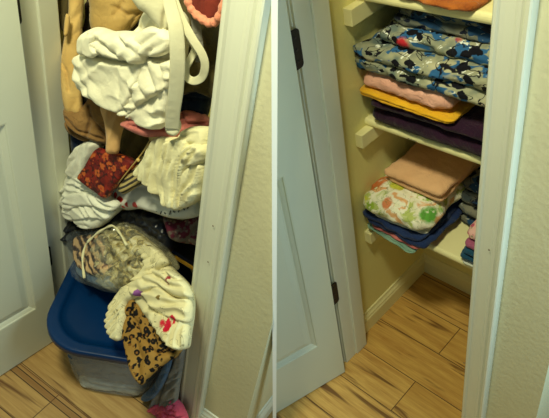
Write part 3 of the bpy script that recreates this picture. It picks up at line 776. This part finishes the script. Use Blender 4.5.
# white shopping bag
t = NT('white_plastic_bag', 0.35, 0.5); 
c = t.mix(t.noise(8), lin((196, 196, 190)), lin((214, 214, 206)))
o0 = aty(R_, (158, 217), .92)
sbo, sbn = [((120, 200), .93), ((200, 205), .91), ((160, 216), .90)], None
bo, bn = plane3(R_, sbo)
pts_red = [((126, 201), .013), ((133, 205), .007), ((141, 206), .010), ((122, 196), .009), ((129, 208), .006)]
def base_of(outline, anchors):
    o, n = plane3(R_, anchors); ux = Vector((1, 0, 0)); ux = (ux - n * ux.dot(n)).normalized(); uy = n.cross(ux)
    if uy.z < 0: uy = -uy
    to2 = lambda px: (lambda q: Vector(((q - o).dot(ux), (q - o).dot(uy))))(at(R_, px, o, n))
    return to2, o, n
out_bag = [(118, 190), (132, 182), (146, 178), (160, 190), (172, 200), (190, 200), (202, 196), (200, 214), (186, 219), (170, 218), (154, 213), (140, 209), (126, 210), (119, 204)]
bagob = crumple('shopping_bag', t.m, R_, out_bag, sbo, T=.022, edge=.016, seed=20, folds=[(20, .03, 3, .006)], label='white plastic shopping bag with red blots under the cream shirt', cat='bag')
binv = PW[bagob.name].inverted() @ ROOM[R_]
for px, r in pts_red: c = t.spot(c, tuple(binv @ (at(R_, px, bo, bn) + bn * .02)), r, (178, 28, 30), 0.12, 0.5)
t.color(c)
bm = bmesh.new(); rnd = random.Random(5)
for i, (px, w_, h_) in enumerate([((164, 211), 3, 4), ((168, 213), 2, 5), ((172, 213.5), 4, 2), ((177, 213), 2, 6), ((181, 212), 4, 2.5), ((186, 211), 3, 5), ((191, 209.5), 4, 2), ((195, 208), 2, 4)]):
    q = at(R_, px, bo, bn) + bn * .0235
    ux = Vector((1, 0, 0)); ux = (ux - bn * ux.dot(bn)).normalized(); uy = bn.cross(ux)
    k = .0019
    vv = [bm.verts.new(q + ux * (a * w_ * k / 2) + uy * (b_ * h_ * k / 2) + bn * e) for e in (0, .0006) for a, b_ in ((-1, -1), (1, -1), (1, 1), (-1, 1))]
    for f_ in ((0, 1, 2, 3), (4, 5, 6, 7), (0, 1, 5, 4), (1, 2, 6, 5), (2, 3, 7, 6), (3, 0, 4, 7)): bm.faces.new([vv[z] for z in f_])
link('printed_lettering', bm, M['darknavy'], R_, bagob, smooth=False)
# cream shirt at the right
crumple('cream_shirt', M['cream'], R_, [(158, 140), (166, 134), (178, 134), (190, 127), (204, 128), (209, 136), (207, 158), (203, 184), (199, 200), (190, 204), (184, 208), (176, 210), (170, 200), (162, 193), (152, 184), (141, 170), (147, 158), (152, 148)],
    [((158, 140), .925), ((206, 140), .895), ((178, 208), .875)], T=.030, back=.05, edge=.030, seed=21, folds=[(75, .03, 3.5, .018)],
    patches=[([(186, 130), (198, 126), (208, 129), (209, 146), (197, 151), (184, 146)], .010, .034, .012, [(30, .018, 3, .014)]),
             ([(190, 168), (207, 162), (203, 190), (197, 201), (185, 207), (184, 190)], .010, .036, .009, [(75, .014, 4, .015)]),
             ([(157, 141), (167, 134), (177, 138), (174, 160), (171, 180), (174, 206), (164, 195), (152, 184), (142, 171), (150, 153)], .014, .036, .012, [(100, .022, 4, .018)]),
             ([(184, 150), (200, 142), (209, 150), (205, 162), (191, 169), (185, 190), (182, 208), (176, 200), (178, 176)], .018, .036, .009, [(80, .014, 4, .015)]),
             ([(170, 142), (188, 137), (190, 150), (181, 168), (178, 188), (178, 208), (171, 200), (168, 180), (170, 160)], .024, .032, .008, [(85, .013, 4, .014)])],
    label='cream crumpled linen shirt at the right, tucked against the casing', cat='shirt')
# maroon flowered cloth
t = NT('maroon_floral', 0.85, 0.2)
c = t.mix(t.step(t.noise(55, detail=3), 0.46, 0.56), lin((110, 100, 92)), lin((96, 34, 54))); c = t.mix(t.step(t.voro(60), .25, .15), c, lin((160, 130, 120))); t.color(c); M['maroon'] = t.m
crumple('flowered_scarf', M['maroon'], R_, [(164, 216), (182, 220), (204, 214), (202, 244), (190, 244), (178, 242), (170, 238), (166, 228)], .945, T=.03, seed=22, folds=[(80, .03, 3, .008)], label='dim maroon flowered scarf hanging under the shopping bag', cat='scarf')
# dark bin liner
crumple('bin_liner', M['darknavy'], R_, [(61, 222), (72, 220), (90, 228), (108, 222), (122, 210), (146, 210), (164, 216), (172, 232), (172, 250), (164, 258), (150, 252), (128, 240), (104, 244), (78, 242), (62, 238)], [((64, 228), .915), ((120, 214), .950), ((180, 255), .945)], T=.03, edge=.02, seed=23, facet=.02, folds=[(20, .03, 3, .01)], label='shiny dark blue bin liner wedged under the white top', cat='bag')

# ------------------------------------------------------------------ blue lidded tote
YAW = math.radians(28)
ea, eb = Vector((cos(YAW), sin(YAW), 0)), Vector((-sin(YAW), cos(YAW), 0))
A0, A1, B0, B1 = -0.538, -0.130, 0.950, 1.40
tc = ea * ((A0 + A1) / 2) + eb * ((B0 + B1) / 2)
def rrect(hw, hd, r, z, n=10):
    out = []; r = max(r, .02)
    for cx, cy, a0 in ((hw - r, hd - r, 0), (-hw + r, hd - r, pi / 2), (-hw + r, -hd + r, pi), (hw - r, -hd + r, 1.5 * pi)):
        for q in range(n + 1): out.append(tc + ea * (cx + r * cos(a0 + q * pi / 2 / n)) + eb * (cy + r * sin(a0 + q * pi / 2 / n)) + Vector((0, 0, z)))
    return out
def rings_mesh(rows, cap0=True, cap1=True):
    bm = bmesh.new(); R0 = [[bm.verts.new(p) for p in r] for r in rows]
    for a, b in zip(R0, R0[1:]):
        n = len(a)
        for i in range(n): bm.faces.new((a[i], a[(i + 1) % n], b[(i + 1) % n], b[i]))
    if cap0: bm.faces.new(R0[0][::-1])
    if cap1: bm.faces.new(R0[-1])
    return bm
tote = empty('storage_tote', R_, (tc.x, tc.y, 0), YAW)
tag(tote, 'clear plastic storage tote with a blue lid on the floor of the messy closet', 'storage box')
hw, hd = (A1 - A0) / 2, (B1 - B0) / 2
t = NT('blue_lid_plastic', 0.36, 0.3); t.color(t.mix(t.noise(6), lin((0, 38, 84)), lin((0, 50, 102)))); t.bump(t.noise(14), .25, .004); M['lid'] = t.m
link('lid', rings_mesh([rrect(hw - i, hd - i, .135 - i * .6, z) for i, z in ((.004, .290), (0, .291), (0, .309), (.002, .313), (.006, .3145), (.012, .3140), (.024, .3155), (.030, .3155), (.036, .310), (.040, .304), (.060, .303), (.10, .304), (.16, .304))], False, True), M['lid'], R_, tote)
t = NT('clear_box_plastic', 0.25, 0.5); t.color(lin((186, 200, 214))); t.b.inputs['Alpha'].default_value = 0.40; M['clear'] = t.m
k_ = [(.030, .289), (.030, .270), (.034, .262), (.050, .06), (.056, .018), (.066, .004), (.085, .0015)]
link('box_body', rings_mesh([rrect(hw - i, hd - i, .10, z) for i, z in k_], False, True), M['clear'], R_, tote)
for i, (nm, mt, off, sz, z, sd) in enumerate([('stored_garment', M['whitef'], (0, -.015), (.25, .30, .08), .006, 41), ('stored_garment', M['greycl'], (.0, -.01), (.28, .32, .07), .090, 42), ('stored_garment', M['bluecl'], (0, 0), (.30, .34, .07), .165, 43)]):
    p = tc + ea * off[0] + eb * off[1]
    folded(nm, mt, R_, (p.x, p.y, z), sz, rz=YAW + .05 * i, layers=2, seed=sd, corner=.05, wr=.007, label=['off white garment at the bottom inside the clear tote', 'grey garment in the middle inside the clear tote', 'slate blue garment on top inside the clear tote'][i], cat='garment', group='clothes stored in the tote')

# packaged blanket and crackly bag on the lid
def plastic(name, c, alpha, rough=0.12, bs=50):
    t = NT(name, rough, 0.8); t.color(lin(c)); t.b.inputs['Alpha'].default_value = alpha
    t.bump(t.math('ADD', t.voro(bs), t.noise(bs * .6, detail=3)), 0.9, 0.006); return t.m
M['film'] = plastic('clear_film', (190, 200, 205), 0.09, 0.06, 40)
M['crackle'] = plastic('crackly_film', (214, 208, 170), 0.26, 0.06, 32)
t = NT('zebra_fleece', 0.85, 0.2)
wv = t.new('ShaderNodeTexWave', bands_direction='Z'); t.l.new(t.tc, wv.inputs['Vector']); wv.inputs['Scale'].default_value = 11; wv.inputs['Distortion'].default_value = 5; wv.inputs['Detail'].default_value = 2; wv.inputs['Detail Scale'].default_value = 3
t.color(t.ramp(wv.outputs['Fac'], [(0.25, (56, 38, 30)), (0.5, (150, 112, 80)), (0.8, (226, 188, 138))])); t.bump(t.noise(150), .4, .002); M['zebra'] = t.m
pa = [((78, 236), .905), ((106, 234), .895), ((96, 288), .795)]
crumple('striped_blanket', M['zebra'], R_, [(79, 237), (92, 234), (106, 236), (109, 256), (110, 274), (100, 277), (86, 272), (78, 264), (76, 250)], pa, T=.018, back=.035, edge=.014, seed=44, folds=[(5, .03, 4, .005)], label='brown striped blanket folded inside the clear bag on the tote', cat='blanket')
crumple('blanket_label', M['bluecl'], R_, [(79, 266), (88, 273), (100, 278), (111, 276), (113, 288), (100, 286), (86, 280), (78, 273)], pa, T=.010, back=.02, edge=.008, seed=45, label='slate blue cloth strip folded under the striped blanket in the clear bag', cat='cloth')
crumple('clear_blanket_bag', M['film'], R_, [(75, 234), (92, 230), (108, 232), (113, 256), (117, 280), (118, 292), (108, 292), (92, 286), (79, 279), (75, 262)], pa, T=.030, back=.042, edge=.012, seed=46, facet=.010, label='clear zip bag around a brown striped blanket, left on the tote', cat='bag')
t = NT('gold_cream_with_glints', 0.6, 0.4)
t.color(t.ramp(t.noise(26, detail=3, dist=1.4), [(0.38, (40, 34, 22)), (0.46, (130, 110, 56)), (0.52, (206, 190, 130)), (0.62, (244, 238, 206))])); t.bump(t.voro(60), .8, .005); M['goldmix'] = t.m  # gold and cream cloth; pale and dark blotches paint in glints and shade
pb = [((110, 225), .925), ((160, 250), .885), ((110, 290), .80)]
crumple('cream_lining', M['goldmix'], R_, [(98, 244), (108, 233), (120, 226), (132, 228), (146, 240), (158, 252), (164, 264), (150, 276), (134, 286), (116, 288), (104, 280), (98, 264)], pb, T=.026, back=.05, edge=.025, seed=47, folds=[(30, .03, 3, .012), (100, .02, 3, .008)], creases=[([(110, 250), (120, 240), (130, 244)], .016, .004), ([(112, 268), (124, 260)], .014, .004)], label='cream bedding stuffed inside the crackly clear bag', cat='bedding')
crumple('crackly_bag', M['crackle'], R_, [(100, 246), (106, 235), (114, 227), (122, 221), (133, 224), (146, 234), (158, 245), (166, 256), (168, 268), (154, 278), (140, 286), (126, 292), (114, 292), (106, 284), (101, 266)], pb, T=.040, back=.06, edge=.022, seed=48, facet=.040, folds=[(40, .03, 2, .016)], sharp=True, step=.0062, label='crackly see through bag of cream bedding at the middle of the messy pile', cat='bag')
for i, pth in enumerate([[(98, 262), (99, 246), (108, 236), (118, 230), (126, 228), (134, 234), (140, 246)], [(140, 246), (136, 254), (128, 262)], [(100, 250), (108, 256), (112, 268), (118, 276)]]):
    pass
bm = bmesh.new(); tube(bm, catmull([at(R_, p, *plane3(R_, pb)) + plane3(R_, pb)[1] * .052 for p in [(99, 280), (97, 262), (100, 248), (108, 239), (118, 232), (127, 229), (134, 236), (141, 248)]], 6, False), lambda u: .0034 + .001 * sin(u * 40))
tag(link('hem_piping', bm, M['cream'], R_, base=at(R_, (99, 280), *plane3(R_, pb))), 'cream rolled hem looping over the crackly clear bag', 'fabric hem')
# printed pillowcase spilling over the lid
t = NT('doodle_print', 0.88, 0.2)
c = t.mix(t.noise(16), lin((226, 216, 172)), lin((234, 226, 186)))
l1 = t.math('ABSOLUTE', t.math('SUBTRACT', t.noise(22, detail=2, dist=1.5), 0.5))
area = t.step(t.noise(9, t.mapped(loc=(5, 1, 2)), 1), 0.50, 0.56)
c = t.mix(t.math('MULTIPLY', t.math('MULTIPLY', t.step(l1, .018, .008), area), .7), c, lin((110, 104, 70)))
pc = [((150, 248), .885), ((186, 300), .80), ((120, 320), .735)]
pillow = crumple('printed_pillowcase', t.m, R_, [(140, 251), (148, 246), (158, 250), (166, 262), (174, 270), (184, 280), (190, 292), (190, 312), (187, 332), (184, 348), (174, 348), (165, 340), (158, 330), (150, 322), (144, 312), (136, 302), (129, 299), (126, 306), (124, 318), (121, 330), (119, 338), (112, 338), (110, 326), (111, 314), (114, 302), (121, 292), (130, 284), (140, 277), (146, 266)],
    pc, T=.022, back=.035, edge=.020, seed=49, folds=[(35, .03, 3, .010)],
    patches=[([(141, 251), (150, 246), (160, 251), (168, 262), (158, 270), (147, 281), (134, 282), (146, 266)], .010, .022, .010, [(50, .016, 3, .014)]),
             ([(150, 311), (168, 315), (187, 321), (186, 346), (175, 350), (164, 341), (156, 328)], .010, .022, .009, [(120, .018, 3, .014)]),
             ([(121, 292), (132, 285), (138, 296), (128, 303), (126, 315), (120, 339), (112, 338), (109, 322), (113, 304)], .010, .022, .010, [(85, .014, 4, .014)]),
             ([(144, 291), (162, 287), (176, 298), (190, 300), (189, 322), (172, 319), (158, 313), (148, 303)], .016, .024, .010, [(20, .020, 3, .014)]),
             ([(131, 285), (150, 275), (168, 269), (185, 281), (191, 297), (176, 297), (160, 289), (147, 292), (136, 297)], .020, .024, .010, [(15, .020, 3, .015)])],
    label='cream pillowcase with small purple and red doodles spilling over the tote', cat='pillowcase')
binv = PW[pillow.name].inverted() @ ROOM[R_]; po, pn = plane3(R_, pc)
for px, r, col in [((150, 297), .0085, (150, 92, 160)), ((152, 302), .006, (120, 70, 140)), ((145, 254), .007, (120, 92, 130)), ((181, 283), .006, (150, 44, 56)), ((176, 327), .011, (206, 34, 60)), ((183, 322), .007, (206, 34, 60)), ((148, 310), .008, (140, 170, 200)), ((166, 331), .004, (70, 80, 60)), ((155, 306), .005, (190, 120, 150)), ((170, 300), .004, (130, 110, 60))]:
    c = t.spot(c, tuple(binv @ (at(R_, px, po, pn) + pn * .045)), r * 1.75, col, 0.15, 0.6)
t.color(c); t.bump(t.noise(60, detail=4), .35, .0015)
# leopard print cloth
t = NT('leopard_print', 0.8, 0.25)
base = t.mix(t.noise(18), lin((150, 112, 50)), lin((168, 130, 66)))
wv_ = t.new('ShaderNodeVectorMath', operation='ADD'); ns = t.new('ShaderNodeVectorMath', operation='SCALE'); t.l.new(t.noise(35, detail=2, out=1), ns.inputs[0]); ns.inputs['Scale'].default_value = .016
t.l.new(t.tc, wv_.inputs[0]); t.l.new(ns.outputs[0], wv_.inputs[1])
v = t.voro(56, wv_.outputs[0])
brk = t.step(t.noise(60, detail=1), .40, .45)
ring = t.math('MULTIPLY', t.math('MULTIPLY', t.step(v, .16, .22), t.step(v, .52, .47)), brk)
c = t.mix(t.step(v, .25, .2), base, lin((128, 84, 34)))
c = t.mix(ring, c, lin((14, 12, 14)))
t.color(c); t.bump(t.noise(120, detail=3), .3, .001); M['leopard'] = t.m
pd = [((126, 296), .775), ((176, 348), .735), ((146, 380), .655)]
crumple('leopard_cloth', M['leopard'], R_, [(122, 290), (132, 292), (142, 302), (152, 316), (160, 330), (170, 340), (182, 348), (178, 356), (168, 362), (160, 368), (150, 377), (142, 385), (136, 380), (130, 366), (126, 350), (123, 330), (121, 308)], pd, T=.014, back=.008, edge=.010, seed=50, smoothn=3, folds=[(110, .03, 4, .012)], creases=[([(134, 312), (144, 336), (158, 354), (176, 352)], .010, .004)], label='leopard print cloth hanging over the front of the blue lid', cat='cloth')
# wedged beside the casing
pe = [((170, 340), .81), ((152, 400), .79), ((182, 400), .81)]
crumple('grey_scarf', M['greycl'], R_, [(178, 334), (186, 336), (184, 360), (180, 384), (176, 404), (162, 408), (150, 408), (154, 394), (162, 378), (170, 356)], pe, T=.016, back=.012, edge=.010, seed=51, folds=[(65, .018, 4, .012)], creases=[([(178, 350), (166, 380), (160, 402)], .012, .003)], label='grey scarf squeezed between the tote and the white casing', cat='scarf')
crumple('slate_cloth', M['bluecl'], R_, [(166, 362), (172, 360), (166, 380), (156, 396), (148, 400), (142, 396), (154, 384)], [((170, 362), .795), ((144, 398), .775), ((160, 396), .78)], T=.012, back=.008, edge=.008, step=.0034, seed=52, folds=[(60, .02, 3, .006)], label='slate blue cloth sliver at the right foot of the tote', cat='cloth')
crumple('pink_towel', M['hotpink'], R_, [(138, 424), (148, 408), (156, 402), (166, 403), (172, 398), (178, 402), (184, 410), (187, 424), (165, 430)], [((140, 420), .775), ((185, 420), .80), ((170, 400), .80)], T=.022, back=.012, edge=.012, step=.0034, seed=53, folds=[(30, .018, 2, .016), (110, .018, 2, .010)], label='bright pink chenille towel on the floor by the casing', cat='towel')
t = NT('yellow_edge', .5, .4); t.color(lin((222, 170, 50))); M['yedge'] = t.m
bx_ = empty('yellow_box', R_, (-.62, 1.06, .501)); tag(bx_, 'thin yellow edged box lying on the shelf at the right of the messy pile', 'box')
link('box_shell', B((-.76, .972, .500), (-.53, 1.16, .512), .001), M['yedge'], R_, bx_, smooth=False)
link('box_top', B((-.758, .975, .5125), (-.532, 1.155, .530), .001), M['darknavy'], R_, bx_, smooth=False)

# ------------------------------------------------------------------ light: a warm ceiling lamp behind the viewer, cool daylight in the room
def area(name, loc, target, size, energy, color):
    d = bpy.data.lights.new(name, 'AREA'); d.shape = 'DISK'; d.size = size; d.energy = energy; d.color = color
    o = bpy.data.objects.new(name, d); COL.objects.link(o); o.location = loc
    o.rotation_euler = (Vector(target) - Vector(loc)).to_track_quat('-Z', 'Y').to_euler(); return o
area('ceiling_lamp', (-0.27, 0.46, 2.46), (0, 1.1, 0.9), 0.24, 27, (1.0, 0.98, 0.62))
area('window_light', (0.98, 0.36, 1.32), (0.25, 1.1, 0.9), 0.6, 10.5, (0.58, 0.84, 0.90))
w = bpy.data.worlds.new('room_air'); scene.world = w; w.use_nodes = True
w.node_tree.nodes['Background'].inputs[0].default_value = (0.54, 0.80, 0.78, 1); w.node_tree.nodes['Background'].inputs[1].default_value = 0.165
